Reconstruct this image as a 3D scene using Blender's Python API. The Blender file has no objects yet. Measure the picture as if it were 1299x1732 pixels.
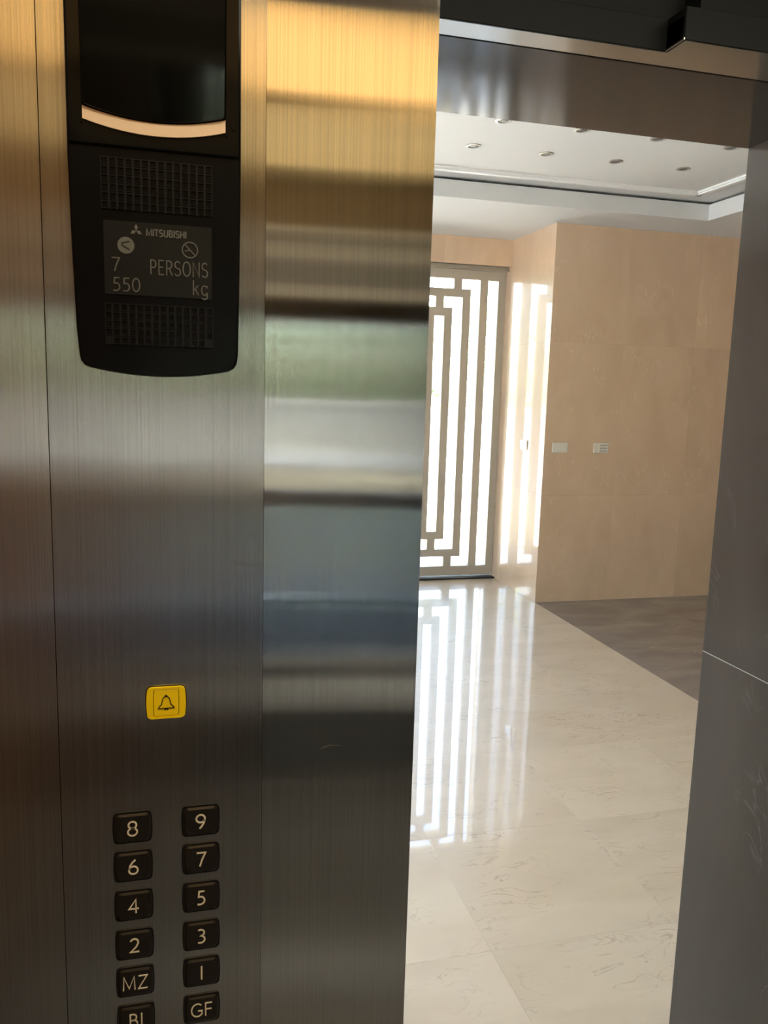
import bpy, bmesh, math, random
from mathutils import Vector, Matrix
random.seed(7)
S = bpy.context.scene
C = S.collection

# ------------------------------------------------------------------ camera
F_PX, YAW, PITCH, ROLL = 1384.6, 0.260142, -0.151440, 0.029051
CAM_H, CAM_D = 1.58, 0.72
cam = bpy.data.cameras.new('camera')
cam.sensor_fit = 'HORIZONTAL'; cam.sensor_width = 36.0
cam.lens = F_PX * 36.0 / 1299.0
cam.clip_start = 0.02; cam.clip_end = 300
co = bpy.data.objects.new('camera', cam); C.objects.link(co)
fw = Vector((math.sin(YAW)*math.cos(PITCH), math.cos(YAW)*math.cos(PITCH), math.sin(PITCH)))
r0 = Vector((math.cos(YAW), -math.sin(YAW), 0)); u0 = r0.cross(fw)
rt = r0*math.cos(ROLL) + u0*math.sin(ROLL); up = -r0*math.sin(ROLL) + u0*math.cos(ROLL)
m = Matrix((rt, up, -fw)).transposed().to_4x4()
m.translation = Vector((0, -CAM_D, CAM_H)); co.matrix_world = m
S.camera = co

# ------------------------------------------------------------------ world, sun, exposure
S.view_settings.view_transform = 'Standard'; S.view_settings.look = 'None'
S.view_settings.gamma = 1.0; S.view_settings.use_curve_mapping = False
S.view_settings.exposure = 0.0
w = bpy.data.worlds.new('daylight'); S.world = w; w.use_nodes = True
nt = w.node_tree
sky = nt.nodes.new('ShaderNodeTexSky'); sky.sky_type = 'NISHITA'
sky.sun_disc = False; sky.sun_elevation = math.radians(73); sky.sun_rotation = math.radians(200)
sky.air_density = 1.0; sky.dust_density = 2.0; sky.ozone_density = 1.0
nt.nodes['Background'].inputs['Strength'].default_value = 2.75
haze = nt.nodes.new('ShaderNodeHueSaturation'); haze.inputs['Saturation'].default_value = 0.85     # hazy sky
nt.links.new(sky.outputs['Color'], haze.inputs['Color']); nt.links.new(haze.outputs['Color'], nt.nodes['Background'].inputs['Color'])
sl = bpy.data.lights.new('sun', 'SUN'); sl.energy = 66.0; sl.angle = math.radians(0.6); sl.color = (1.0, 0.96, 0.9)
so = bpy.data.objects.new('sun', sl); C.objects.link(so)
so.rotation_euler = Vector((-0.15, -0.24, 0.95)).to_track_quat('Z', 'Y').to_euler()   # behind the building
def portal(name, loc, rot, sx, sz):
    l = bpy.data.lights.new(name, 'AREA'); l.shape = 'RECTANGLE'; l.size = sx; l.size_y = sz
    l.cycles.is_portal = True
    o = bpy.data.objects.new(name, l); C.objects.link(o); o.location = loc; o.rotation_euler = rot
CABIN_LIGHT = 1.75

# ------------------------------------------------------------------ materials
def mat(name):
    mm = bpy.data.materials.new(name); mm.use_nodes = True
    t = mm.node_tree
    return mm, t, t.nodes['Principled BSDF']
def setp(b, **k):
    for a, v in k.items():
        n = a.replace('_', ' ')
        for i in b.inputs:
            if i.name.lower() == n.lower():
                i.default_value = v if not (isinstance(v, tuple) and len(v) == 3) else (*v, 1)
                break
        else: raise KeyError(a)
def plain(name, col, rough=0.5, **k):
    mm, t, b = mat(name); setp(b, Base_Color=col, Roughness=rough, **k)
    n = t.nodes.new('ShaderNodeTexNoise'); n.inputs['Scale'].default_value = 60
    geo = t.nodes.new('ShaderNodeNewGeometry'); t.links.new(geo.outputs['Position'], n.inputs['Vector'])
    mr = t.nodes.new('ShaderNodeMapRange')
    mr.inputs['To Min'].default_value = max(0, rough-0.03); mr.inputs['To Max'].default_value = min(1, rough+0.03)
    t.links.new(n.outputs['Fac'], mr.inputs['Value']); t.links.new(mr.outputs['Result'], b.inputs['Roughness'])
    return mm
def mixc(t, fac, a, b):
    n = t.nodes.new('ShaderNodeMix'); n.data_type = 'RGBA'
    for sock, v in ((n.inputs['Factor'], fac), (n.inputs[6], a), (n.inputs[7], b)):
        if hasattr(v, 'is_linked'): t.links.new(v, sock)
        else: sock.default_value = v if not isinstance(v, tuple) else (*v, 1)
    return n.outputs[2]
def stone(name, c0, c1, vein, rough, scale, stretch, vein_amt, spec=0.5, tilevar=0.12, cracks=0.5, coat=0.0, vw=.012):
    mm, t, b = mat(name); L = t.links.new
    geo = t.nodes.new('ShaderNodeNewGeometry'); oi = t.nodes.new('ShaderNodeObjectInfo')
    add = t.nodes.new('ShaderNodeVectorMath'); add.operation = 'ADD'
    sc = t.nodes.new('ShaderNodeVectorMath'); sc.operation = 'SCALE'
    comb = t.nodes.new('ShaderNodeCombineXYZ')
    L(oi.outputs['Random'], comb.inputs[0]); L(oi.outputs['Random'], comb.inputs[1]); L(oi.outputs['Random'], comb.inputs[2])
    L(comb.outputs[0], sc.inputs[0]); sc.inputs['Scale'].default_value = 37.0
    L(geo.outputs['Position'], add.inputs[0]); L(sc.outputs[0], add.inputs[1])
    mp = t.nodes.new('ShaderNodeMapping'); mp.inputs['Scale'].default_value = stretch
    L(add.outputs[0], mp.inputs['Vector'])
    n1 = t.nodes.new('ShaderNodeTexNoise'); n1.inputs['Scale'].default_value = scale; n1.inputs['Detail'].default_value = 7
    n1.inputs['Distortion'].default_value = 0.6; L(mp.outputs[0], n1.inputs['Vector'])
    r1 = t.nodes.new('ShaderNodeMapRange'); r1.inputs['From Min'].default_value = .3; r1.inputs['From Max'].default_value = .7
    L(n1.outputs['Fac'], r1.inputs['Value'])
    base = mixc(t, r1.outputs['Result'], c0, c1)
    # thin veins / fossil flecks: narrow band of a distorted noise
    n2 = t.nodes.new('ShaderNodeTexNoise'); n2.inputs['Scale'].default_value = scale*2.2; n2.inputs['Detail'].default_value = 4
    n2.inputs['Distortion'].default_value = 1.6; L(mp.outputs[0], n2.inputs['Vector'])
    a = t.nodes.new('ShaderNodeMath'); a.operation = 'SUBTRACT'; a.inputs[1].default_value = .5; L(n2.outputs['Fac'], a.inputs[0])
    ab = t.nodes.new('ShaderNodeMath'); ab.operation = 'ABSOLUTE'; L(a.outputs[0], ab.inputs[0])
    r2 = t.nodes.new('ShaderNodeMapRange'); r2.inputs['From Min'].default_value = 0; r2.inputs['From Max'].default_value = vw
    r2.inputs['To Min'].default_value = 1; r2.inputs['To Max'].default_value = 0; L(ab.outputs[0], r2.inputs['Value'])
    n3 = t.nodes.new('ShaderNodeTexNoise'); n3.inputs['Scale'].default_value = scale*.9; L(add.outputs[0], n3.inputs['Vector'])
    r3 = t.nodes.new('ShaderNodeMapRange'); r3.inputs['From Min'].default_value = cracks; r3.inputs['From Max'].default_value = cracks+.18
    r3.inputs['To Max'].default_value = vein_amt; L(n3.outputs['Fac'], r3.inputs['Value'])
    mu = t.nodes.new('ShaderNodeMath'); mu.operation = 'MULTIPLY'; L(r2.outputs['Result'], mu.inputs[0]); L(r3.outputs['Result'], mu.inputs[1])
    c2 = mixc(t, mu.outputs[0], base, vein)
    hsv = t.nodes.new('ShaderNodeHueSaturation'); L(c2, hsv.inputs['Color'])
    rv = t.nodes.new('ShaderNodeMapRange'); rv.inputs['To Min'].default_value = 1-tilevar/2; rv.inputs['To Max'].default_value = 1+tilevar/2
    L(oi.outputs['Random'], rv.inputs['Value']); L(rv.outputs['Result'], hsv.inputs['Value'])
    L(hsv.outputs['Color'], b.inputs['Base Color'])
    b.inputs['Roughness'].default_value = rough; b.inputs['Specular IOR Level'].default_value = spec
    b.inputs['Coat Weight'].default_value = coat; b.inputs['Coat Roughness'].default_value = .025
    return mm
def steel(name, col, rough, aniso, smear, streak=0.10):
    """metal brushed along Z: reflections smear sideways"""
    mm, t, b = mat(name); L = t.links.new
    setp(b, Metallic=1.0, Anisotropic=aniso)
    tg = t.nodes.new('ShaderNodeCombineXYZ'); tg.inputs[0].default_value = 1.0
    L(tg.outputs[0], b.inputs['Tangent'])
    geo = t.nodes.new('ShaderNodeNewGeometry')
    def brush(sx, sz, det=2):
        mp = t.nodes.new('ShaderNodeMapping'); mp.inputs['Scale'].default_value = (sx, sx, sz)
        L(geo.outputs['Position'], mp.inputs['Vector'])
        n = t.nodes.new('ShaderNodeTexNoise'); n.inputs['Scale'].default_value = 1.0; n.inputs['Detail'].default_value = det
        L(mp.outputs[0], n.inputs['Vector']); return n.outputs['Fac']
    micro = brush(61000, 7300, 0); streaks = brush(620, 2.0, 4)
    sub = t.nodes.new('ShaderNodeMath'); sub.operation = 'SUBTRACT'; sub.inputs[1].default_value = .5; L(micro, sub.inputs[0])
    mul = t.nodes.new('ShaderNodeMath'); mul.operation = 'MULTIPLY'; mul.inputs[1].default_value = smear; L(sub.outputs[0], mul.inputs[0])
    dx = t.nodes.new('ShaderNodeCombineXYZ'); L(mul.outputs[0], dx.inputs[0])
    ad = t.nodes.new('ShaderNodeVectorMath'); L(geo.outputs['Normal'], ad.inputs[0]); L(dx.outputs[0], ad.inputs[1])
    no = t.nodes.new('ShaderNodeVectorMath'); no.operation = 'NORMALIZE'; L(ad.outputs[0], no.inputs[0])
    L(no.outputs[0], b.inputs['Normal'])
    r = t.nodes.new('ShaderNodeMapRange'); r.inputs['From Min'].default_value = .3; r.inputs['From Max'].default_value = .7
    L(streaks, r.inputs['Value'])
    L(mixc(t, r.outputs['Result'], tuple(c*(1-streak) for c in col), tuple(min(1, c*(1+streak)) for c in col)), b.inputs['Base Color'])
    b.inputs['Roughness'].default_value = rough
    return mm
M = {}
M['steel_return'] = steel('brushed_steel_return', (.66, .655, .62), .075, 1.0, .85, .10)
M['steel_plate'] = steel('brushed_steel_plate', (.62, .61, .575), .18, 1.0, .9, .12)
M['steel_left'] = steel('brushed_steel_side', (.68, .66, .61), .18, 1.0, .8, .11)
M['mirror'] = plain('mirror_steel', (.60, .60, .58), .03, Metallic=1.0)
M['steel_soffit'] = plain('satin_steel', (.42, .40, .36), .22, Metallic=1.0)
M['steel_head'] = plain('polished_steel', (.62, .60, .55), .14, Metallic=1.0)
M['laminate'] = plain('brown_laminate', (.16, .075, .03), .35)
M['bronze_sheet'] = plain('bronze_sheet', (.24, .19, .115), .4, Metallic=.6)
M['band_sheet'] = plain('grey_satin_sheet', (.88, .87, .84), .4)
M['grey_mid'] = plain('grey_strip', (.62, .63, .61), .4)
M['grey_dark'] = plain('dark_grey_strip', (.30, .31, .30), .4)
M['kick_sheet'] = plain('dark_grey_sheet', (.17, .17, .16), .5)
M['cab_ceiling'] = plain('cabin_ceiling_paint', (.70, .62, .48), .5)
M['black_gloss'] = plain('black_gloss_plastic', (.003, .003, .003), .10, Specular_IOR_Level=.14)
M['black_satin'] = plain('black_satin_plastic', (.002, .002, .002), .30, Specular_IOR_Level=.12)
M['grille'] = plain('black_grille_plastic', (.0045, .0045, .004), .35, Specular_IOR_Level=.22)
M['lens'] = plain('smoked_display_lens', (.003, .003, .002), .06, Specular_IOR_Level=.25)
M['bezel'] = plain('black_button_surround', (.004, .004, .004), .35)
M['cap'] = plain('dark_brown_button_cap', (.014, .011, .008), .28)
M['legend'] = plain('cream_legend_print', (.80, .70, .50), .5)
M['champagne'] = plain('champagne_strip', (.80, .57, .34), .32)
M['info'] = plain('charcoal_info_plate', (.007, .0068, .0055), .35, Specular_IOR_Level=.25)
M['info_print'] = plain('dim_grey_print', (.105, .098, .074), .5)
M['yellow'] = plain('yellow_plastic', (1.0, .68, .004), .32)
M['black_print'] = plain('black_print', (.01, .008, .004), .5)
M['header'] = plain('black_painted_steel', (.013, .014, .012), .5, Specular_IOR_Level=.15)
M['chrome_edge'] = plain('bright_edge_metal', (.75, .70, .60), .2, Metallic=1.0)
M['paint'] = plain('ceiling_paint', (.72, .72, .715), .6)
M['trim_lit'] = plain('lit_gloss_trim', (.92, .92, .90), .3)  # lighter than the ceiling paint: window light on the moulding put into the colour
M['paint_warm'] = plain('warm_ceiling_paint', (.66, .63, .59), .6)
M['tan'] = stone('tan_marble', (.56, .395, .265), (.64, .465, .32), (.80, .66, .50), .30, 5.0, (1, 1, .45), .6, tilevar=.10, cracks=.50, coat=1.0)
M['floor'] = stone('cream_marble', (.60, .495, .37), (.68, .575, .445), (.38, .285, .195), .30, 4.5, (.5, 1.2, 1), .8, tilevar=.06, cracks=.44, coat=.9, vw=.018)
M['cream'] = stone('cream_wall_marble', (.70, .60, .47), (.78, .69, .56), (.5, .4, .3), .2, 4.5, (1, 1, .5), .5)
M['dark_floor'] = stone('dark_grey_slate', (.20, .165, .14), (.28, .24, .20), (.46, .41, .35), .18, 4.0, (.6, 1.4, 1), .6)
M['dark_stone'] = stone('dark_polished_stone', (.040, .032, .027), (.056, .046, .039), (.15, .135, .12), .10, 3.0, (1, 1, .35), .5, spec=.33, tilevar=.05, cracks=.58)
M['grout'] = plain('pale_grout', (.62, .58, .50), .7)
M['joint_grey'] = plain('grey_joint', (.34, .31, .27), .7)
M['grout_dark'] = plain('joint_filler', (.50, .42, .33), .7)
M['door_metal'] = plain('bronze_grey_metal', (.40, .35, .28), .40)
M['switch'] = plain('ivory_switch_plastic', (.72, .66, .56), .35)
M['switch_grey'] = plain('grey_switch_plastic', (.36, .34, .31), .4)
M['switch_chrome'] = plain('silver_switch_metal', (.75, .75, .74), .15, Metallic=1.0)
M['ring'] = plain('grey_ring_metal', (.45, .44, .42), .3, Metallic=.6)
M['recess'] = plain('dark_lamp_recess', (.10, .10, .095), .4)
M['paving'] = plain('pale_paving', (.72, .70, .66), .8)
M['render_wall'] = plain('white_render', (.54, .53, .49), .8)
M['tan_paving'] = plain('tan_paving', (.72, .64, .47), .8)
M['asphalt'] = plain('asphalt', (.42, .425, .43), .8)
M['leaf'] = plain('leaf_green', (.42, .52, .26), .5)
M['concrete'] = plain('concrete', (.35, .34, .33), .8)
M['cab_floor'] = stone('cabin_floor_stone', (.135, .14, .145), (.175, .18, .185), (.14, .14, .14), .15, 5.0, (1, 1, 1), .3)
M['rubber'] = plain('black_rubber', (.012, .012, .012), .6)
gm, gt, gb = mat('clear_glass')
gt.nodes.remove(gb)
tr = gt.nodes.new('ShaderNodeBsdfTransparent'); tr.inputs[0].default_value = (.95, .97, .96, 1)
gl = gt.nodes.new('ShaderNodeBsdfGlossy'); gl.inputs['Roughness'].default_value = .01
fr = gt.nodes.new('ShaderNodeFresnel'); fr.inputs[0].default_value = 1.45
mx = gt.nodes.new('ShaderNodeMixShader')
gt.links.new(fr.outputs[0], mx.inputs[0]); gt.links.new(tr.outputs[0], mx.inputs[1]); gt.links.new(gl.outputs[0], mx.inputs[2])
gt.links.new(mx.outputs[0], gt.nodes['Material Output'].inputs[0]); M['glass'] = gm
em, et, eb = mat('warm_lamp_diffuser'); setp(eb, Base_Color=(.9, .8, .6), Emission_Color=(1.0, .57, .18), Emission_Strength=CABIN_LIGHT)
M['lamp'] = em
em, et, eb = mat('dim_glow_diffuser'); setp(eb, Base_Color=(.9, .8, .6), Emission_Color=(1.0, .66, .25), Emission_Strength=CABIN_LIGHT*.42)
M['glow_dim'] = em
em, et, eb = mat('white_fill_diffuser'); setp(eb, Base_Color=(.9, .88, .82), Emission_Color=(1.0, .92, .78), Emission_Strength=CABIN_LIGHT*5.0)
M['fill_white'] = em

# ------------------------------------------------------------------ helpers
def obj(name, bm, material, parent=None):
    me = bpy.data.meshes.new(name); bmesh.ops.recalc_face_normals(bm, faces=bm.faces[:]); bm.to_mesh(me); bm.free()
    me.materials.append(M[material])
    o = bpy.data.objects.new(name, me); C.objects.link(o)
    if parent: o.parent = parent
    return o
def box(bm, x0, x1, y0, y1, z0, z1):
    v = [bm.verts.new(p) for p in ((x0,y0,z0),(x1,y0,z0),(x1,y1,z0),(x0,y1,z0),(x0,y0,z1),(x1,y0,z1),(x1,y1,z1),(x0,y1,z1))]
    for f in ((0,3,2,1),(4,5,6,7),(0,1,5,4),(1,2,6,5),(2,3,7,6),(3,0,4,7)): bm.faces.new([v[i] for i in f])
def boxes(*bs):
    bm = bmesh.new()
    for b in bs: box(bm, *b)
    return bm
def bevelled(w, *b):
    bm = boxes(b); bmesh.ops.bevel(bm, geom=bm.edges[:], offset=w, segments=1, affect='EDGES'); return bm
def struct(name, bm, material, parent=None):
    o = obj(name, bm, material, parent)
    if not parent: o['kind'] = 'structure'
    return o
def tag(o, label, cat, group=None):
    o['label'] = label; o['category'] = cat
    if group: o['group'] = group
    return o
def thing(name, label, cat, loc, group=None):
    o = bpy.data.objects.new(name, None); C.objects.link(o); o.location = loc; o.empty_display_size = .05
    return tag(o, label, cat, group)
def reparent(o, p):          # child mesh authored in world space under an Empty that has only a location
    o.parent = p; o.matrix_parent_inverse = Matrix.Translation(-Vector(p.location)); return o
def prism(bm, pts, y0, y1, inset=0.0, d=0.0):
    """outline in (x,z), solid from y0 (back) to y1 (front, smaller y); front edge chamfered by inset over depth d"""
    n = len(pts); cx = sum(p[0] for p in pts)/n; cz = sum(p[1] for p in pts)/n
    w_ = max(p[0] for p in pts)-min(p[0] for p in pts); h_ = max(p[1] for p in pts)-min(p[1] for p in pts)
    kx = 1-2*inset/w_; kz = 1-2*inset/h_
    rings = [[(x, y0, z) for x, z in pts], [(x, y1+d, z) for x, z in pts]]
    if inset: rings.append([(cx+(x-cx)*kx, y1, cz+(z-cz)*kz) for x, z in pts])
    R = [[bm.verts.new(p) for p in r] for r in rings]
    for a, b in zip(R, R[1:]):
        for i in range(n): bm.faces.new((a[i], a[(i+1) % n], b[(i+1) % n], b[i]))
    bm.faces.new(R[0]); bm.faces.new(R[-1])
def ring_prism(bm, outer, inner, y0, y1):
    n = len(outer)
    A = [bm.verts.new((x, y0, z)) for x, z in outer]; B = [bm.verts.new((x, y1, z)) for x, z in outer]
    D = [bm.verts.new((x, y1, z)) for x, z in inner]; E_ = [bm.verts.new((x, y0, z)) for x, z in inner]
    for P, Q in ((A, B), (B, D), (D, E_), (E_, A)):
        for i in range(n): bm.faces.new((P[i], P[(i+1) % n], Q[(i+1) % n], Q[i]))
def barrel(cx, cz, w_, h_, r, bow, seg=5):
    """rounded rectangle whose left and right sides bow outwards"""
    pts = []
    for sx, sz, a0 in ((1, 1, 0), (-1, 1, 90), (-1, -1, 180), (1, -1, 270)):
        for k in range(seg+1):
            a = math.radians(a0+90*k/seg)
            x = sx*(w_/2-r)+r*math.cos(a); z = sz*(h_/2-r)+r*math.sin(a)
            pts.append((x, z))
        if sx*sz < 0:   # side run
            for k in range(1, 6): pts.append((sx*w_/2, sz*(h_/2-r)*(1-k/3)))
    out = []
    for x, z in pts:
        b_ = bow*(1-(2*z/h_)**2)
        out.append((cx+x+math.copysign(b_, x)*min(1, abs(x)/(w_/2)), cz+z))
    # order by angle so the outline is simple
    out.sort(key=lambda p: math.atan2(p[1]-cz, p[0]-cx)); return out

# stroke glyphs in a 1-high box; (list of strokes); arcs sampled
def arc(cx, cy, rx, ry, a0, a1, n=14):
    return [(cx+rx*math.cos(math.radians(a0+(a1-a0)*k/n)), cy+ry*math.sin(math.radians(a0+(a1-a0)*k/n))) for k in range(n+1)]
G = {
 '8': (.66, [arc(.33,.74,.25,.24,0,360,20), arc(.33,.26,.29,.26,0,360,20)]),
 '9': (.64, [arc(.31,.70,.28,.27,0,360,20), [(.58,.62),(.52,.38),(.38,.16),(.24,.0)]]),
 '6': (.64, [arc(.33,.28,.28,.27,0,360,20), [(.06,.36),(.12,.6),(.28,.84),(.46,1.0)]]),
 '7': (.64, [[(.04,.97),(.62,.97),(.40,.5),(.24,0)]]),
 '4': (.66, [[(.46,0),(.46,.98),(.02,.32),(.64,.32)]]),
 '5': (.60, [[(.52,.96),(.16,.96),(.13,.56)]+arc(.22,.30,.30,.29,70,-110,14)+[(.06,.02)]]),
 '2': (.62, [arc(.29,.72,.25,.26,160,-20,12)+[(.40,.38),(.04,.03),(.60,.03)]]),
 '3': (.58, [arc(.24,.76,.24,.22,130,-80,12)+arc(.23,.27,.28,.26,85,-125,14)]),
 '0': (.62, [arc(.31,.5,.26,.48,0,360,24)]),
 '1': (.16, [[(.08,0),(.08,1)]]),
 'I': (.16, [[(.08,0),(.08,1)]]),
 'M': (.86, [[(.06,0),(.10,.98),(.43,.12),(.76,.98),(.80,0)]]),
 'Z': (.68, [[(.06,.97),(.62,.97),(.05,.03),(.64,.03)]]),
 'G': (.80, [arc(.44,.5,.39,.48,48,322,22)+[(.75,.44),(.48,.44)]]),
 'F': (.56, [[(.08,0),(.08,.97),(.52,.97)],[(.08,.5),(.48,.5)]]),
 'B': (.62, [[(.08,.03),(.08,.97),(.28,.97)]+arc(.28,.745,.20,.225,90,-90,10)+[(.08,.52)],[(.28,.52)]+arc(.28,.275,.26,.245,90,-90,10)+[(.08,.03)]]),
 'P': (.56, [[(.08,0),(.08,.97),(.28,.97)]+arc(.28,.72,.22,.25,90,-90,10)+[(.08,.47)]]),
 'R': (.60, [[(.08,0),(.08,.97),(.28,.97)]+arc(.28,.72,.22,.25,90,-90,10)+[(.08,.47)],[(.28,.47),(.54,0)]]),
 'E': (.54, [[(.50,.97),(.08,.97),(.08,.03),(.50,.03)],[(.08,.52),(.44,.52)]]),
 'S': (.58, [arc(.28,.74,.22,.23,30,270,14)+arc(.28,.26,.24,.25,90,-150,14)]),
 'O': (.72, [arc(.36,.5,.31,.48,0,360,24)]),
 'N': (.68, [[(.08,0),(.08,.98),(.60,.02),(.60,1)]]),
 'T': (.58, [[(.02,.95),(.56,.95)],[(.29,0),(.29,.95)]]),
 'U': (.66, [[(.08,1),(.08,.3)]+arc(.33,.3,.25,.28,180,360,12)+[(.58,1)]]),
 'H': (.66, [[(.08,0),(.08,1)],[(.58,0),(.58,1)],[(.08,.52),(.58,.52)]]),
 'k': (.54, [[(.08,0),(.08,1)],[(.46,.66),(.08,.28)],[(.22,.42),(.50,0)]]),
 'g': (.60, [arc(.29,.34,.23,.32,0,360,18),[(.52,.66),(.52,-.1)]+arc(.29,-.10,.23,.17,0,-150,10)]),
}
def ribbon(bm, pts, wd, y, t=.0004):
    """flat printed / moulded stroke of width wd, standing t proud of plane y (towards the cabin)"""
    P = [Vector(p) for p in pts]
    closed = (P[0]-P[-1]).length < 1e-7
    if closed: P = P[:-1]
    n = len(P); Lp = []; Rp = []
    for i in range(n):
        a = P[i-1] if (i > 0 or closed) else P[i]; b = P[(i+1) % n] if (i < n-1 or closed) else P[i]
        d1 = (P[i]-a); d2 = (b-P[i])
        if d1.length < 1e-9: d1 = d2
        if d2.length < 1e-9: d2 = d1
        d1 = d1.normalized(); d2 = d2.normalized()
        n1 = Vector((-d1.y, d1.x)); n2 = Vector((-d2.y, d2.x)); nn = (n1+n2)
        nn = nn.normalized() if nn.length > 1e-6 else n1
        k = min(1.8, 1/max(.35, nn.dot(n1)))
        Lp.append(P[i]+nn*wd/2*k); Rp.append(P[i]-nn*wd/2*k)
    V = [[bm.verts.new((p.x, yy, p.y)) for p in q] for q, yy in ((Lp, y-t), (Rp, y-t), (Lp, y), (Rp, y))]
    for i in range(n if closed else n-1):
        j = (i+1) % n
        bm.faces.new((V[0][i], V[0][j], V[1][j], V[1][i])); bm.faces.new((V[2][i], V[2][j], V[0][j], V[0][i]))
        bm.faces.new((V[1][i], V[1][j], V[3][j], V[3][i]))
    if not closed:
        for i in (0, n-1): bm.faces.new((V[0][i], V[1][i], V[3][i], V[2][i]))
def text(bm, s, x, z, h, wd, y, sx=1.0, gap=.10, align='C', t=.0004):
    wt = sum(G[c][0] for c in s)*h*sx + gap*h*(len(s)-1)
    x0 = x - (wt/2 if align == 'C' else wt if align == 'R' else 0)
    for c in s:
        gw, st = G[c]
        for k in st: ribbon(bm, [(x0+px*h*sx, z-h/2+pz*h) for px, pz in k], wd, y, t)
        x0 += gw*h*sx + gap*h

# ------------------------------------------------------------------ building shell
Y0, Y1 = .363, .645          # dark stone wall around the lift entrance
XJ, XL = 1.033, .230         # entrance right jamb, left jamb
ZH = 2.03                    # entrance head
YD, YF, XS = 5.57, 4.81, 2.675   # street wall, far tan wall, recess side wall
XW, XE = -3.33, 5.675
ZC = 2.764
struct('roof', boxes((-3.8, 6.0, -2.4, 6.2, 3.25, 3.45)), 'concrete')
# lobby floor
fl = struct('floor', boxes((XW, XS, .22, YD+.35, -.12, -.0105)), 'grout_dark')
def slab_mesh(w_, d_, t_, b_=.0003):
    bm = bevelled(b_, 0, w_, 0, d_, -t_, 0)
    me = bpy.data.meshes.new('tile'); bm.to_mesh(me); bm.free(); return me
def tiles(parent, name, material, xs, ys, z=0.0, gap=.0004):
    cache = {}
    for x0, x1 in zip(xs, xs[1:]):
        for y0, y1 in zip(ys, ys[1:]):
            k = (round(x1-x0, 4), round(y1-y0, 4))
            if k not in cache:
                me = slab_mesh(k[0]-gap, k[1]-gap, .0105); me.materials.append(M[material]); cache[k] = me
            o = bpy.data.objects.new(name, cache[k]); C.objects.link(o); o.parent = parent
            o.location = (x0+gap/2, y0+gap/2, z)
xs = [XS-.6*k for k in range(10, -1, -1)]
ys = [.36, .64, 1.24, 1.84, 2.44, 3.04, 3.64, 4.24, 4.84, 5.44, YD+.30]
tiles(fl, 'tile', 'floor', xs, ys)
fb = struct('floor_border', boxes((XS, XE, .6, YF, -.12, -.0105)), 'grout')
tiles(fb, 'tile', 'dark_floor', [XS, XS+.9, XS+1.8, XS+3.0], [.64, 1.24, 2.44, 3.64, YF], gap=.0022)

# walls of tan marble panels
def wall_panels(parent, axis, plane, us, zs, t=.012, gap=.0006, material='tan', sign=-1):
    """slabs on a wall: axis 'x' runs along X at y=plane, axis 'y' runs along Y at x=plane; sign = facing"""
    for u0, u1 in zip(us, us[1:]):
        for z0, z1 in zip(zs, zs[1:]):
            a, b = sorted((plane, plane+sign*-t))
            g = gap/2
            bb = (u0+g, u1-g, a, b, z0+g, z1-g) if axis == 'x' else (a, b, u0+g, u1-g, z0+g, z1-g)
            obj('panel', bevelled(.0003, *bb), material, parent)
wf = struct('wall_far', boxes((XS+.013, XE+.2, YF+.0125, YF+.2, 0, 3.25), (XS+.0125, XS+.2, YF+.0125, 6.0, 0, 3.25)), 'grout_dark')
wall_panels(wf, 'x', YF, [XS, 3.27, 3.87, 4.47, 5.07, XE], [0, .82, 1.94, ZC])
wall_panels(wf, 'y', XS, [YF+.0121, YD, YD+.32], [0, .82, 1.94, ZC])
XD0 = .40
ws = struct('wall_street', boxes((XD0, XS+.2, YD+.0125, YD+.30, 2.56, 3.25), (XW-.2, -2.35, YD+.0125, YD+.3, 0, 3.25), (.25, XD0, YD+.0125, YD+.3, 0, 3.25),
                                 (-2.35, .25, YD+.0125, YD+.3, 2.62, 3.25)), 'grout_dark')
wall_panels(ws, 'x', YD, [XD0, .9, 1.5, 2.10, XS], [2.556, ZC])
wall_panels(ws, 'x', YD, [.25, XD0], [0, .82, 1.94, ZC])
wall_panels(ws, 'x', YD, [-2.35, -1.7, -1.05, -.4, .25], [2.62, ZC])
wall_panels(ws, 'x', YD, [XW, -2.35], [0, .82, 1.94, ZC])
we = struct('wall_east', boxes((XE, XE+.2, .6, YF+.2, 0, 3.25)), 'tan')
ww = struct('wall_west', boxes((XW-.2, XW, .6, 1.0, 0, 3.25), (XW-.2, XW, 3.9, 6.0, 0, 3.25), (XW-.2, XW, 1.0, 3.9, 2.62, 3.25)), 'tan')
# glazing of the west wall and the street wall
def window(name, axis, plane, u0, u1, z0, z1, n):
    fr_ = []
    us = [u0+(u1-u0)*k/n for k in range(n+1)]
    w_ = struct(name, (boxes(*(((u-.03, u+.03, plane-.03, plane+.03, z0, z1) if axis == 'x' else (plane-.03, plane+.03, u-.03, u+.03, z0, z1)) for u in us))), 'door_metal')
    for z in (z0, z1-.06):
        bb = (u0, u1, plane-.03, plane+.03, z, z+.06) if axis == 'x' else (plane-.03, plane+.03, u0, u1, z, z+.06)
        obj('rail', boxes(bb), 'door_metal', w_)
    for a, b in zip(us, us[1:]):
        bb = (a+.03, b-.03, plane-.004, plane+.004, z0+.06, z1-.06) if axis == 'x' else (plane-.004, plane+.004, a+.03, b-.03, z0+.06, z1-.06)
        obj('pane', boxes(bb), 'glass', w_)
    return w_
window('window_1', 'y', XW-.1, 1.0, 3.9, 0, 2.62, 3)
window('window_2', 'x', YD+.12, -2.35, .25, 0, 2.62, 3)
portal('portal_west', (XW-.18, 2.45, 1.31), (0, math.radians(-90), 0), 2.6, 2.9)
portal('portal_street_west', (-1.05, YD+.2, 1.31), (math.radians(-90), 0, 0), 2.6, 2.6)
portal('portal_street_door', (1.53, YD+.22, 1.28), (math.radians(-90), 0, 0), 2.25, 2.5)

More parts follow.
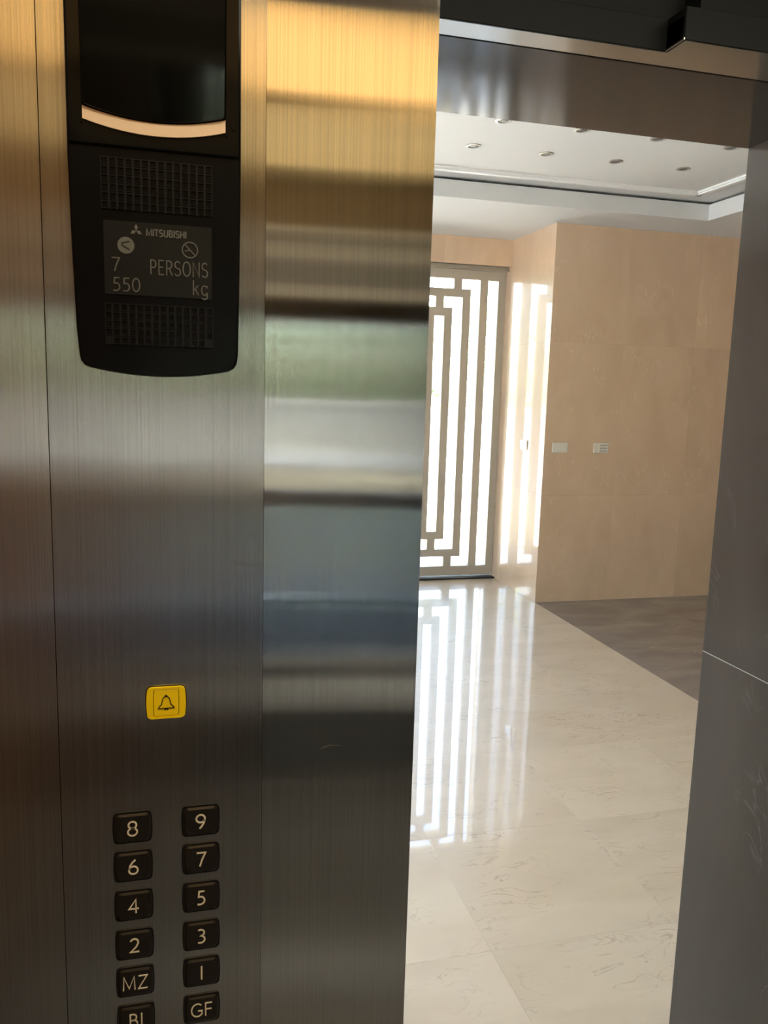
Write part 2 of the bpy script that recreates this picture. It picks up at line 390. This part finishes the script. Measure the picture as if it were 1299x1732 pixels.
# lobby ceiling: low soffit ring, raised tray with a ledge and a moulded inner panel
TX0, TX1, TY0, TY1 = -2.6, 3.58, 1.30, 4.36
ce = struct('ceiling', boxes((XW-.1, XE+.1, TY1+.02, 6.0, ZC, ZC+.06), (XW-.1, XE+.1, .6, TY0-.02, ZC, ZC+.06), (XW-.1, TX0-.02, TY0-.02, TY1+.02, ZC, ZC+.06), (TX1+.02, XE+.1, TY0-.02, TY1+.02, ZC, ZC+.06)), 'paint')
ZL = ZC+.105
obj('fascia', boxes((TX0-.02, TX1+.02, TY1, TY1+.02, ZC, ZL), (TX0-.02, TX1+.02, TY0-.02, TY0, ZC, ZL), (TX0-.02, TX0, TY0, TY1, ZC, ZL), (TX1, TX1+.02, TY0, TY1, ZC, ZL)), 'paint', ce)
obj('cove', boxes((TX0-.2, TX1+.2, TY0-.2, TY1+.2, ZL+.018, ZL+.13), (TX0-.22, TX1+.22, TY1+.2, TY1+.22, ZC+.06, ZL+.13), (TX0-.22, TX1+.22, TY0-.22, TY0-.2, ZC+.06, ZL+.13), (TX0-.22, TX0-.2, TY0-.2, TY1+.2, ZC+.06, ZL+.13), (TX1+.2, TX1+.22, TY0-.2, TY1+.2, ZC+.06, ZL+.13)), 'paint', ce)
IX0, IX1, IY0, IY1 = TX0+.28, TX1-.285, TY0+.28, TY1-.285
ZP = ZL-.006
obj('tray_panel', boxes((IX0, IX1, IY0, IY1, ZP, ZL+.019)), 'paint', ce)
bm = bmesh.new()
for a, b in (((IX0, IY0), (IX1, IY0)), ((IX1, IY0), (IX1, IY1)), ((IX1, IY1), (IX0, IY1)), ((IX0, IY1), (IX0, IY0))):
    x0, x1 = sorted((a[0], b[0])); y0, y1 = sorted((a[1], b[1]))
    box(bm, x0-.016, x1+.016, y0-.016, y1+.016, ZP-.020, ZL); box(bm, x0-.030, x1+.030, y0-.030, y1+.030, ZP-.011, ZL)
obj('moulding', bm, 'trim_lit', ce)

# dark stone entrance wall
wl = struct('wall_lift', boxes((XW-.2, XL-.013, Y0+.013, Y1-.013, 0, 3.25), (XJ+.013, XE+.2, Y0+.013, Y1-.013, 0, 3.25), (XL-.013, XJ+.013, Y0+.013, Y1-.013, ZH+.013, 3.25)), 'grout')
def slab(*bb): return obj('slab', bevelled(.0012, *bb), 'dark_stone', wl)
slab(XJ, XJ+.0125, Y0, Y1, 0, 1.0749); slab(XJ, XJ+.0125, Y0, Y1, 1.0761, ZH+.0125)
slab(XL-.0125, XL, Y0, Y1, 0, 1.0749); slab(XL-.0125, XL, Y0, Y1, 1.0761, ZH+.0125)
for x in (XJ+.0004, XL-.0124): obj('joint', boxes((x, x+.012, Y0, Y1-.0005, 1.0748, 1.0762)), 'joint_grey', wl)
slab(XL+.0005, XJ-.0005, Y0, Y1, ZH, ZH+.0125)
for x0, x1 in ((XW, -1.6), (-1.6, -.7), (-.7, XL-.0135), (XJ+.0135, 1.9), (1.9, 2.8), (2.8, 3.7), (3.7, 4.7), (4.7, XE)):
    for z0, z1 in ((0, 1.0749), (1.0761, ZH+.0125), (ZH+.014, ZC)): obj('panel', bevelled(.0006, x0+.001, x1-.001, Y1-.0125, Y1, z0, z1), 'cream', wl)
obj('panel', bevelled(.0006, XL-.0125, XJ+.0125, Y1-.0125, Y1, ZH+.014, ZC), 'cream', wl)

# landing door frame in satin steel, sills
df = struct('trim_1', boxes((XL-.05, .6435, .3185, Y0-.0005, ZH+.001, ZH+.03), (.6435, XJ+.05, .2785, Y0-.0005, ZH+.001, ZH+.03)), 'steel_head')
obj('frame_jamb', boxes((XJ+.0005, XJ+.03, .315, Y0-.0005, 0, ZH)), 'steel_soffit', df)
obj('frame_jamb', boxes((XL-.03, XL-.0005, .315, Y0-.0005, 0, ZH)), 'steel_soffit', df)
obj('pocket_cover', boxes((.195, .202, .102, .314, 0, ZH), (XJ+.034, XJ+.041, .013, .314, 0, ZH)), 'rubber', df)
sill = struct('trim_2', boxes((XL-.3, XJ+.3, .24, Y0-.0008, -.05, -.0005)), 'steel_soffit')
for k in range(3): obj('groove', boxes((XL-.3, XJ+.3, .255+.035*k, .265+.035*k, -.0008, .0004)), 'rubber', sill)
struct('trim_3', boxes((XL-.3, XJ+.3, .10, .215, -.05, -.0005)), 'steel_soffit')

# ------------------------------------------------------------------ lift cabin
CX0, CX1, CY, CZ = -.34, 1.36, -2.42, 2.36
wr = struct('wall_cabin_rear', boxes((CX0, CX1, CY-.04, CY, 0, 2.6)), 'rubber')
obj('upper_sheet', boxes((CX0, CX1, CY, CY+.006, 2.16, CZ)), 'bronze_sheet', wr)
obj('band_strip', boxes((CX0, CX1, CY, CY+.008, 2.14, 2.159)), 'band_sheet', wr)  # invented strips, greys set to reflect as bands in the front panel
obj('band_strip', boxes((CX0, CX1, CY, CY+.006, 2.10, 2.139)), 'grey_dark', wr)
obj('band_strip', boxes((CX0, CX1, CY, CY+.008, 2.045, 2.099)), 'grey_mid', wr)
obj('band_strip', boxes((CX0, CX1, CY, CY+.006, 1.951, 2.044)), 'grey_dark', wr)
obj('mirror_sheet', boxes((-.02, CX1, CY, CY+.006, .495, 1.905)), 'mirror', wr)
obj('band_sheet', boxes((-.02, CX1, CY, CY+.006, .27, .405), (-.02, CX1, CY, CY+.006, .455, .49)), 'band_sheet', wr)  # added pale sheets, placed to reflect as light bands in the steel
obj('kick_sheet', boxes((-.02, CX1, CY, CY+.006, .10, .27)), 'mirror', wr)
obj('side_sheet', boxes((CX0, -.05, CY, CY+.006, .10, 1.905)), 'laminate', wr)
obj('reflection_board', bevelled(.004, CX0, .30, CY+.012, CY+.03, .78, 1.28), 'laminate', wr)  # added board; its brown reflection stands in for the person at the camera
obj('band_strip', boxes((CX0, CX1, CY, CY+.008, 1.906, 1.95)), 'grey_mid', wr)
obj('mirror_frame', boxes((CX0, CX1, CY, CY+.012, .0, .10), (-.05, -.02, CY, CY+.012, .10, 1.905)), 'steel_soffit', wr)
wcl = struct('wall_cabin_left', boxes((CX0-.04, CX0, CY-.04, .2, 0, 2.6)), 'laminate')
obj('darkening_sheet', boxes((CX0, CX0+.006, CY+.04, -.001, 0, .74)), 'rubber', wcl)  # added dark sheet, darkens the lower left of the steel's reflection
obj('darkening_sheet', boxes((CX0+.007, .30, CY+.013, CY+.025, 0, .74)), 'rubber', wr)  # added dark sheet on the rear wall for the same reflection
struct('wall_cabin_right', boxes((CX1, CX1+.04, CY-.04, .2, 0, 2.6)), 'steel_left')
struct('floor_cabin', boxes((CX0-.04, CX1+.04, CY-.04, .098, -.12, 0)), 'cab_floor')
cc = struct('ceiling_cabin', boxes((CX0, CX1, CY, .29, CZ, CZ+.05)), 'cab_ceiling')
struct('wall_shaft', boxes((-.75, -.65, -2.75, .375, -.2, 3.25), (1.65, 1.75, -2.75, .375, -.2, 3.25), (-.75, 1.75, -2.85, -2.75, -.2, 3.25)), 'concrete')
# front return: left strip, and right return panel with folded edge; the control plate lies between
SX0, SX1 = -.0942, .0812
wfr = struct('wall_cabin_front', boxes((CX0, SX0-.0006, 0, .012, 0, 2.36)), 'steel_left')
bm = boxes((SX1+.0002, XL-.0008, 0, .012, 0, CZ), (XL-.02, XL-.0008, .012, .10, 0, CZ))
bmesh.ops.bevel(bm, geom=[e for e in bm.edges if all(abs(v.co.x-(XL-.0008)) < 1e-5 and abs(v.co.y) < 1e-5 for v in e.verts)], offset=.0035, segments=4, affect='EDGES')
obj('return_panel', bm, 'steel_return', wfr)
bm = bmesh.new()
for pts in ([(.1355, 1.2400), (.1420, 1.2425), (.1405, 1.2412)], [(.1380, 1.2418), (.1470, 1.2432), (.1560, 1.2420)], [(.1440, 1.2440), (.1475, 1.2425)]): ribbon(bm, pts, .0004, 0, .00008)
obj('scratch', bm, 'chrome_edge', wfr)
obj('backing', boxes((CX0, XL-.03, .0125, .03, 0, CZ)), 'rubber', wfr)
obj('return_panel', boxes((XJ+.02, CX1, 0, .012, 0, CZ)), 'steel_return', wfr)
plate = tag(obj('lift_control_board', bevelled(.00015, SX0, SX1, -.0002, .012, .55, CZ-.001), 'steel_plate'),
            'tall brushed steel faceplate holding the lift buttons and black display unit', 'control panel')

# black header above the doorway, stepped in plan
hd = thing('door_header', 'black stepped metal header box above the lift doorway', 'door header', (.63, .3, ZH))
JX = .6435
for bb in ((XL-.3, JX, .314, .318, ZH-.0005, ZH+.040), (JX, CX1, .274, .278, ZH-.0005, ZH+.040), (JX, JX+.004, .278, .318, ZH-.0005, ZH+.040)):
    reparent(obj('lower_lip', bevelled(.0008, *bb), 'header'), hd)
for bb in ((XL-.3, JX+.03, .325, .36, ZH+.0305, 2.6), (JX+.03, CX1, .290, .36, ZH+.0305, 2.6)):
    reparent(obj('cover', boxes(bb), 'header'), hd)
reparent(obj('edge_strip', boxes((JX-.0012, JX-.0001, .2735, .314, ZH-.0003, ZH+.0016)), 'chrome_edge'), hd)

# ------------------------------------------------------------------ buttons
PF = -.0002
def lift_button(sym, cx, cz, label):
    t = thing('lift_button', label, 'button', (cx, 0, cz), 'floor buttons on the steel control panel')
    W_, H_ = .0322, .0300
    bm = bmesh.new(); ring_prism(bm, barrel(cx, cz, W_, H_, .0036, .0011), barrel(cx, cz, W_-.0026, H_-.0026, .003, .0010), PF, PF-.0012)
    reparent(obj('bezel', bm, 'bezel'), t)
    bm = bmesh.new(); prism(bm, barrel(cx, cz, W_-.003, H_-.003, .003, .0009), PF, PF-.0030, .0019, .0012)
    cap = reparent(obj('cap', bm, 'cap'), t)
    bm = bmesh.new(); y = PF-.0030
    if len(sym) == 1: text(bm, sym, cx, cz, .0138, .0015, y)
    else: text(bm, sym, cx, cz, .0138, .00125, y, gap=.12)
    obj('legend', bm, 'legend', cap)
    return t
zr = [1.1812, 1.1436, 1.1049, 1.0655, 1.0275, .9885]
for i, (a, b) in enumerate((('8', '9'), ('6', '7'), ('4', '5'), ('2', '3'), ('MZ', '1'), ('BI', 'GF'))):
    for s_, x in ((a, -.0346), (b, .0254)):
        word = {'MZ': 'letters MZ', 'GF': 'letters GF', 'BI': 'letter B and a bar', '1': 'plain bar for one', '2': 'numeral two', '3': 'numeral three', '4': 'numeral four',
                '5': 'numeral five', '6': 'numeral six', '7': 'numeral seven', '8': 'numeral eight', '9': 'numeral nine'}[s_]
        lift_button(s_, x, zr[i], 'black lift button with cream '+word+' on the steel control panel')
# yellow alarm button
ax, az = -.0040, 1.2975
al = thing('alarm_button', 'yellow alarm button with black bell symbol on the steel control panel', 'button', (ax, 0, az))
bm = bmesh.new(); prism(bm, barrel(ax, az, .0332, .0305, .0042, .0012), PF, PF-.0006); reparent(obj('gasket', bm, 'bezel'), al)
bm = bmesh.new(); ring_prism(bm, barrel(ax, az, .0318, .0290, .0036, .0011), barrel(ax, az, .0216, .0252, .001, .0004), PF-.0006, PF-.0030)
reparent(obj('bezel', bm, 'yellow'), al)
bm = bmesh.new(); prism(bm, barrel(ax, az, .0208, .0244, .001, .0004), PF-.0006, PF-.0027, .0005, .0005); cap = reparent(obj('cap', bm, 'yellow'), al)
bm = bmesh.new()
bell = [(-.0068,-.0050),(-.0060,-.0034),(-.0040,-.0014),(-.0034,.0020),(-.0026,.0044),(-.0012,.0058),(.0012,.0058),(.0026,.0044),(.0034,.0020),(.0040,-.0014),(.0060,-.0034),(.0068,-.0050),(-.0068,-.0050)]
ribbon(bm, [(ax+x, az+z) for x, z in bell], .00085, PF-.0027)
ribbon(bm, [(ax-.0010, az+.0066), (ax+.0010, az+.0066)], .0014, PF-.0027)
ribbon(bm, [(ax-.0018, az-.0059), (ax+.0018, az-.0059)], .0010, PF-.0027)
obj('bell_symbol', bm, 'black_print', cap)

# ------------------------------------------------------------------ display unit
du = thing('display_unit', 'glossy black lift display housing with curved foot and speaker grilles', 'display', (-.006, 0, 1.59))
def part(name, bm, material, label=None):
    o = reparent(obj(name, bm, material), du)
    if label: o['label'] = label
    return o
# housing outline (x,z); bottom bows down, lower sides taper
L_, R_ = -.0722, .0592
def foot(x0, x1, zc_, sag, n=14):
    return [(x0+(x1-x0)*k/n, zc_-sag*(1-(2*k/n-1)**2)) for k in range(n+1)]
out = [(R_, 2.02), (L_, 2.02), (L_, 1.75), (-.0708, 1.68), (-.0688, 1.62), (-.0672, 1.600), (-.0662, 1.5945), (-.0630, 1.5905)] + foot(-.0585, .0490, 1.5888, .0058)[0:] + [(.0535, 1.5912), (.0562, 1.5955), (.0572, 1.603), (.0582, 1.66), (.0590, 1.72), (R_, 1.757)]
bm = bmesh.new(); prism(bm, out, -.0003, -.0195, .0018, .0022); part('housing', bm, 'black_satin')
# glossy upper fascia standing proud of the lower plate
up_ = [(R_-.0012, 2.015), (L_+.0012, 2.015), (L_+.0012, 1.7575), (R_-.0012, 1.7575)]
bm = bmesh.new(); prism(bm, up_, -.0180, -.0222, .0010, .0012); part('upper_cover', bm, 'black_gloss')
a0, a1 = -.0602, .0466
def smile(x0, x1, z_, sag, n=20): return [(x0+(x1-x0)*k/n, z_-sag*(1-(2*k/n-1)**2)) for k in range(n+1)]
lens = smile(a0, a1, 1.7850, .0078)+[(a1, 2.01), (a0, 2.01)]
bm = bmesh.new(); prism(bm, lens, -.0215, -.0262, .0012, .0010)
for v in bm.verts:                      # the screen leans out at the top
    if v.co.y < -.022: v.co.y -= max(0, v.co.z-1.777)*.15
part('display_lens', bm, 'lens', 'smoked black display screen')
st = smile(a0, a1, 1.7842, .0078)[::-1]+smile(a0, a1, 1.7748, .0078)
bm = bmesh.new(); prism(bm, st, -.0215, -.0245); part('light_strip', bm, 'champagne', 'curved champagne coloured strip under the screen')
for x in (a0-.0010, a1+.0010):
    part('side_rail', boxes((x-.0004, x+.0004, -.0250, -.0215, 1.772, 2.01)), 'black_gloss')
bm = bmesh.new(); ribbon(bm, [(.0516, 1.7930), (.0516, 1.7800), (.0526, 1.7780), (.0540, 1.7780), (.0550, 1.7800), (.0550, 1.7930)], .0009, -.0222, .0010)
part('latch', bm, 'black_gloss')
def grille(x0, x1, z0, z1, nx, nz, skip=()):
    """plate with square pockets"""
    bm = bmesh.new(); yf, yb = -.0205, -.0165
    px = (x1-x0)/nx; pz = (z1-z0)/nz; bw = .30
    def q(*p): bm.faces.new([bm.verts.new(c) for c in p])
    for i in range(nx):
        for j in range(nz):
            X0 = x0+i*px; X1 = X0+px; Z0 = z0+j*pz; Z1 = Z0+pz
            a, b = X0+px*bw/2, X1-px*bw/2; c, d = Z0+pz*bw/2, Z1-pz*bw/2
            if (i, j) in skip: q((X0,yf,Z0),(X1,yf,Z0),(X1,yf,Z1),(X0,yf,Z1)); continue
            q((X0,yf,Z0),(X1,yf,Z0),(b,yf,c),(a,yf,c)); q((X1,yf,Z0),(X1,yf,Z1),(b,yf,d),(b,yf,c))
            q((X1,yf,Z1),(X0,yf,Z1),(a,yf,d),(b,yf,d)); q((X0,yf,Z1),(X0,yf,Z0),(a,yf,c),(a,yf,d))
            q((a,yf,c),(b,yf,c),(b,yb,c),(a,yb,c)); q((b,yf,c),(b,yf,d),(b,yb,d),(b,yb,c))
            q((b,yf,d),(a,yf,d),(a,yb,d),(b,yb,d)); q((a,yf,d),(a,yf,c),(a,yb,c),(a,yb,d))
            q((a,yb,c),(b,yb,c),(b,yb,d),(a,yb,d))
            q((a,yf,c-.0008),(b,yf,c-.0008),(b,yf-.0006,c-.0004),(a,yf-.0006,c-.0004)); q((a,yf-.0006,c-.0004),(b,yf-.0006,c-.0004),(b,yf,c),(a,yf,c))
    for A, B in (((x0,z0),(x1,z0)),((x1,z0),(x1,z1)),((x1,z1),(x0,z1)),((x0,z1),(x0,z0))):
        q((A[0],yf,A[1]),(B[0],yf,B[1]),(B[0],-.0185,B[1]),(A[0],-.0185,A[1]))
    bmesh.ops.remove_doubles(bm, verts=bm.verts[:], dist=1e-6); return bm
part('speaker_grille', grille(-.0485, .0365, 1.7110, 1.7500, 14, 6), 'grille')
part('speaker_grille', grille(-.0475, .0370, 1.6075, 1.6400, 14, 5, {(0, 0), (13, 0)}), 'grille')
ip = [(.0359, 1.7027), (-.0470, 1.7027), (-.0470, 1.6466), (.0359, 1.6466)]
bm = bmesh.new(); prism(bm, ip, -.0185, -.0204); info = part('info_plate', bm, 'info', 'charcoal plate with load notice')
YI = -.0204
bm = bmesh.new()
text(bm, '7', -.0385, 1.6697, .0105, .0009, YI, sx=.95)
text(bm, 'PERSONS', .0330, 1.6692, .0115, .0009, YI, sx=.80, gap=.09, align='R')
text(bm, '550', -.0305, 1.6545, .0105, .0009, YI, sx=1.0, gap=.10)
text(bm, 'kg', .0330, 1.6550, .0115, .0009, YI, sx=.85, gap=.12, align='R')
text(bm, 'MITSUBISHI', .0005, 1.6955, .0052, .0010, YI, sx=1.0, gap=.10)
# three-diamond emblem
def poly(bm, pts, y, t=.0004):
    n = len(pts); A = [bm.verts.new((x, y-t, z)) for x, z in pts]; B = [bm.verts.new((x, y, z)) for x, z in pts]
    bm.faces.new(A)
    for i in range(n): bm.faces.new((A[i], A[(i+1) % n], B[(i+1) % n], B[i]))
ex, ez, es = -.0225, 1.6962, .0050
for ang in (90, 210, 330):
    d = Vector((math.cos(math.radians(ang)), math.sin(math.radians(ang)))); n_ = Vector((-d.y, d.x))
    c = Vector((ex, ez)); poly(bm, [tuple(c), tuple(c+d*es*.5+n_*es*.29), tuple(c+d*es), tuple(c+d*es*.5-n_*es*.29)], YI)
# no-smoking sign: ring, slash, cigarette
ribbon(bm, [(.0187+.0060*math.cos(k*math.tau/28), 1.6842+.0060*math.sin(k*math.tau/28)) for k in range(28)]+[(.0247, 1.6842)], .0008, YI)
ribbon(bm, [(.0145, 1.6884), (.0229, 1.6800)], .0008, YI)
ribbon(bm, [(.0148, 1.6832), (.0182, 1.6838)], .0008, YI); ribbon(bm, [(.0182, 1.6838), (.0172, 1.6856)], .0006, YI)
obj('printed_notice', bm, 'info_print', info)
# door-open style round sign: disc with a dark open wedge
bm = bmesh.new(); poly(bm, [(-.0304+.0064*math.cos(k*math.tau/28), 1.6845+.0064*math.sin(k*math.tau/28)) for k in range(28)], YI)
obj('round_sign', bm, 'info_print', info)
bm = bmesh.new()
ribbon(bm, [(-.0339, 1.6858), (-.0276, 1.6876)], .0011, YI-.0004, .0002); ribbon(bm, [(-.0339, 1.6848), (-.0276, 1.6812)], .0011, YI-.0004, .0002)
obj('wedge_mark', bm, 'black_print', info)

# ------------------------------------------------------------------ street door (pair of lattice leaves)
YB = 5.668
fr_ = struct('door_1', boxes((XD0, 2.672, YD+.05, YB+.06, 2.5335, 2.5555)), 'door_metal')
obj('head_channel', boxes((XD0+.02, 2.670, YD+.03, YB+.02, 2.528, 2.5330)), 'door_metal', fr_)
obj('threshold', boxes((XD0+.02, 2.670, YD+.035, YB+.08, .0005, .012)), 'rubber', fr_)
cxs = (2.1125, .9915)
def bars(cx):
    B = []
    for s in (1, -1):
        def sp(a, b): return (cx+a, cx+b) if s == 1 else (cx-b, cx-a)
        B.append((*sp(.4955, .5575), .023, 2.5275))                     # stile
        B.append((*sp(.3395, .4055), .103, 2.453))                     # outer upright
        B.append((*sp(.1925, .2585), .187, 2.375))                     # outer ring upright
        B.append((*sp(.0415, .1075), .335, 2.224))                     # inner ring upright
        for z0, z1 in ((2.375, 2.453), (.103, .187)): B.append((*sp(.1155, .1815), z0, z1))   # outer studs
    B += [(cx-.4955, cx+.4955, 2.453, 2.5275), (cx-.4955, cx+.4955, .023, .103)]
    B += [(cx-.1925, cx+.1925, 2.311, 2.375), (cx-.1925, cx+.1925, .187, .248)]
    B += [(cx-.034, cx+.034, 2.224, 2.311), (cx-.034, cx+.034, .248, .335)]
    B += [(cx-.0415, cx+.0415, 2.158, 2.224), (cx-.0415, cx+.0415, .335, .398)]
    return B
for k, cx in enumerate(cxs):
    t = struct('door_%d' % (k+2), boxes((cx-.490, cx+.490, YB+.022, YB+.028, .03, 2.52)), 'glass')
    for x0, x1, z0, z1 in bars(cx):
        obj('lattice_bar', boxes((x0, x1, YB, YB+.05, z0, z1)), 'door_metal', t)

# ------------------------------------------------------------------ switches and downlights
sw = thing('light_switch', 'plain ivory switch plate on the tan wall near its outer corner', 'switch', (2.803, YF, 1.175))
pl_ = reparent(obj('plate', bevelled(.002, 2.742, 2.864, YF-.008, YF-.0002, 1.139, 1.212), 'switch'), sw)
obj('rocker', bevelled(.0015, 2.762, 2.844, YF-.0105, YF-.007, 1.150, 1.201), 'switch', pl_)
sw = thing('control_plate', 'ivory wall plate with three grey bars on the tan wall', 'switch', (3.139, YF, 1.175))
pl_ = reparent(obj('plate', bevelled(.002, 3.077, 3.201, YF-.008, YF-.0002, 1.138, 1.213), 'switch'), sw)
for k in range(3): obj('bar', boxes((3.128, 3.188, YF-.0098, YF-.0075, 1.149+.021*k, 1.156+.021*k)), 'switch_grey', pl_)
sw = thing('wall_socket', 'silver switch plate on the glossy side wall by the lattice door', 'switch', (XS, 5.16, 1.167))
pl_ = reparent(obj('plate', bevelled(.002, XS-.010, XS-.0002, 5.10, 5.215, 1.130, 1.204), 'switch_chrome'), sw)
obj('rocker', bevelled(.001, XS-.0125, XS-.009, 5.125, 5.19, 1.142, 1.192), 'switch_chrome', pl_)

def lathe(bm, prof, cx, cy, n=20):
    R = [[bm.verts.new((cx+r*math.cos(math.tau*k/n), cy+r*math.sin(math.tau*k/n), z)) for k in range(n)] for r, z in prof]
    for a, b in zip(R, R[1:]):
        for i in range(n): bm.faces.new((a[i], a[(i+1) % n], b[(i+1) % n], b[i]))
    return R
def downlight(x, y, label):
    t = thing('downlight', label, 'downlight', (x, y, ZP), 'unlit downlights in the lobby ceiling')
    bm = bmesh.new(); lathe(bm, [(.040, ZP-.0002), (.041, ZP-.004), (.030, ZP-.006), (.028, ZP-.003), (.028, ZP-.0002)], x, y); reparent(obj('trim_ring', bm, 'ring'), t)
    bm = bmesh.new(); R = lathe(bm, [(.028, ZP-.0008), (.018, ZP-.0025), (.016, ZP-.0045)], x, y); bm.faces.new(R[-1]); reparent(obj('lamp_recess', bm, 'recess'), t)
order = ['first', 'second', 'third', 'fourth']
for row, (y, xs_) in enumerate(((3.62, (1.590, 2.012, 2.435, 2.867)), (3.18, (1.576, 1.994, 2.418, 2.850)))):
    for k, x in enumerate(xs_):
        downlight(x, y, 'small unlit downlight, %s from the tray corner, in the row %s the street door' % (order[3-k], 'nearer' if row == 0 else 'farther from'))

# cabin lamp (the reflected golden glow), then two added fill panels
y0, y1 = -1.60, -1.08
t = thing('cabin_lamp', 'warm rectangular lamp panel set in the cabin ceiling', 'ceiling lamp', (.5, -1.34, CZ))
reparent(obj('frame', boxes((CX0+.04, CX1-.04, y0-.02, y0, CZ-.012, CZ-.0005), (CX0+.04, CX1-.04, y1, y1+.02, CZ-.012, CZ-.0005), (CX0+.04, CX0+.06, y0, y1, CZ-.012, CZ-.0005), (CX1-.06, CX1-.04, y0, y1, CZ-.012, CZ-.0005)), 'steel_soffit'), t)
reparent(obj('diffuser', boxes((CX0+.0605, CX1-.0605, y0+.0005, y1-.0005, CZ-.008, CZ-.0005)), 'lamp'), t)

y0, y1 = -2.36, -1.70
t = thing('cabin_glow_panel', 'added dim warm glow panel along the rear edge of the cabin ceiling', 'ceiling lamp', (.5, -2.03, CZ))  # added glow, lifts the golden band reflected below the main lamp
reparent(obj('frame', boxes((CX0+.04, CX1-.04, y0-.02, y0, CZ-.012, CZ-.0005), (CX0+.04, CX1-.04, y1, y1+.02, CZ-.012, CZ-.0005), (CX0+.04, CX0+.06, y0, y1, CZ-.012, CZ-.0005), (CX1-.06, CX1-.04, y0, y1, CZ-.012, CZ-.0005)), 'steel_soffit'), t)
reparent(obj('diffuser', boxes((CX0+.0605, CX1-.0605, y0+.0005, y1-.0005, CZ-.008, CZ-.0005)), 'glow_dim'), t)

y0, y1 = -.72, -.38
t = thing('cabin_fill_panel', 'added white fill panel across the cabin ceiling near the control panel', 'ceiling lamp', (.5, -.55, CZ))  # added fill light for the buttons, legends and cabin floor
reparent(obj('frame', boxes((CX0+.04, CX1-.04, y0-.02, y0, CZ-.012, CZ-.0005), (CX0+.04, CX1-.04, y1, y1+.02, CZ-.012, CZ-.0005), (CX0+.04, CX0+.06, y0, y1, CZ-.012, CZ-.0005), (CX1-.06, CX1-.04, y0, y1, CZ-.012, CZ-.0005)), 'steel_soffit'), t)
reparent(obj('diffuser', boxes((CX0+.0605, CX1-.0605, y0+.0005, y1-.0005, CZ-.008, CZ-.0005)), 'fill_white'), t)

# ------------------------------------------------------------------ street outside
struct('ground', boxes((-40, 40, 5.90, 60, -.2, -.03), (-40, -3.54, -20, 5.90, -.2, -.03)), 'paving')
gd = bpy.data.objects['ground']
obj('forecourt', boxes((-40, 40, 7.0, 9.35, -.03, -.022)), 'tan_paving', gd)
obj('road', boxes((-40, 40, 9.5, 14.2, -.03, -.024)), 'asphalt', gd)
obj('kerb', boxes((-40, 40, 9.35, 9.5, -.03, .06), (-40, 40, 14.2, 14.4, -.03, .06)), 'paving', gd)
gw = struct('wall_garden', boxes((-40, 40, 15.0, 15.25, -.03, 1.1)), 'render_wall')
obj('coping', boxes((-40, 40, 14.95, 15.3, 1.1, 1.22)), 'paving', gw)
bm = bmesh.new()
for i in range(5200):
    c = Vector((random.uniform(-12, 18), 16.2+random.uniform(-.7, .7), random.uniform(.2, 3.4+.5*math.sin(i))))
    a = Vector((random.uniform(-1, 1), random.uniform(-1, 1), random.uniform(-1, 1))).normalized()*.14
    b = a.cross(Vector((random.uniform(-1, 1), random.uniform(-1, 1), 1))).normalized()*.08
    bm.faces.new([bm.verts.new(c+p) for p in (a, b, -a, -b)])
hg = obj('hedge', bm, 'leaf'); tag(hg, 'green hedge across the street beyond the lattice door', 'hedge'); hg['kind'] = 'stuff'
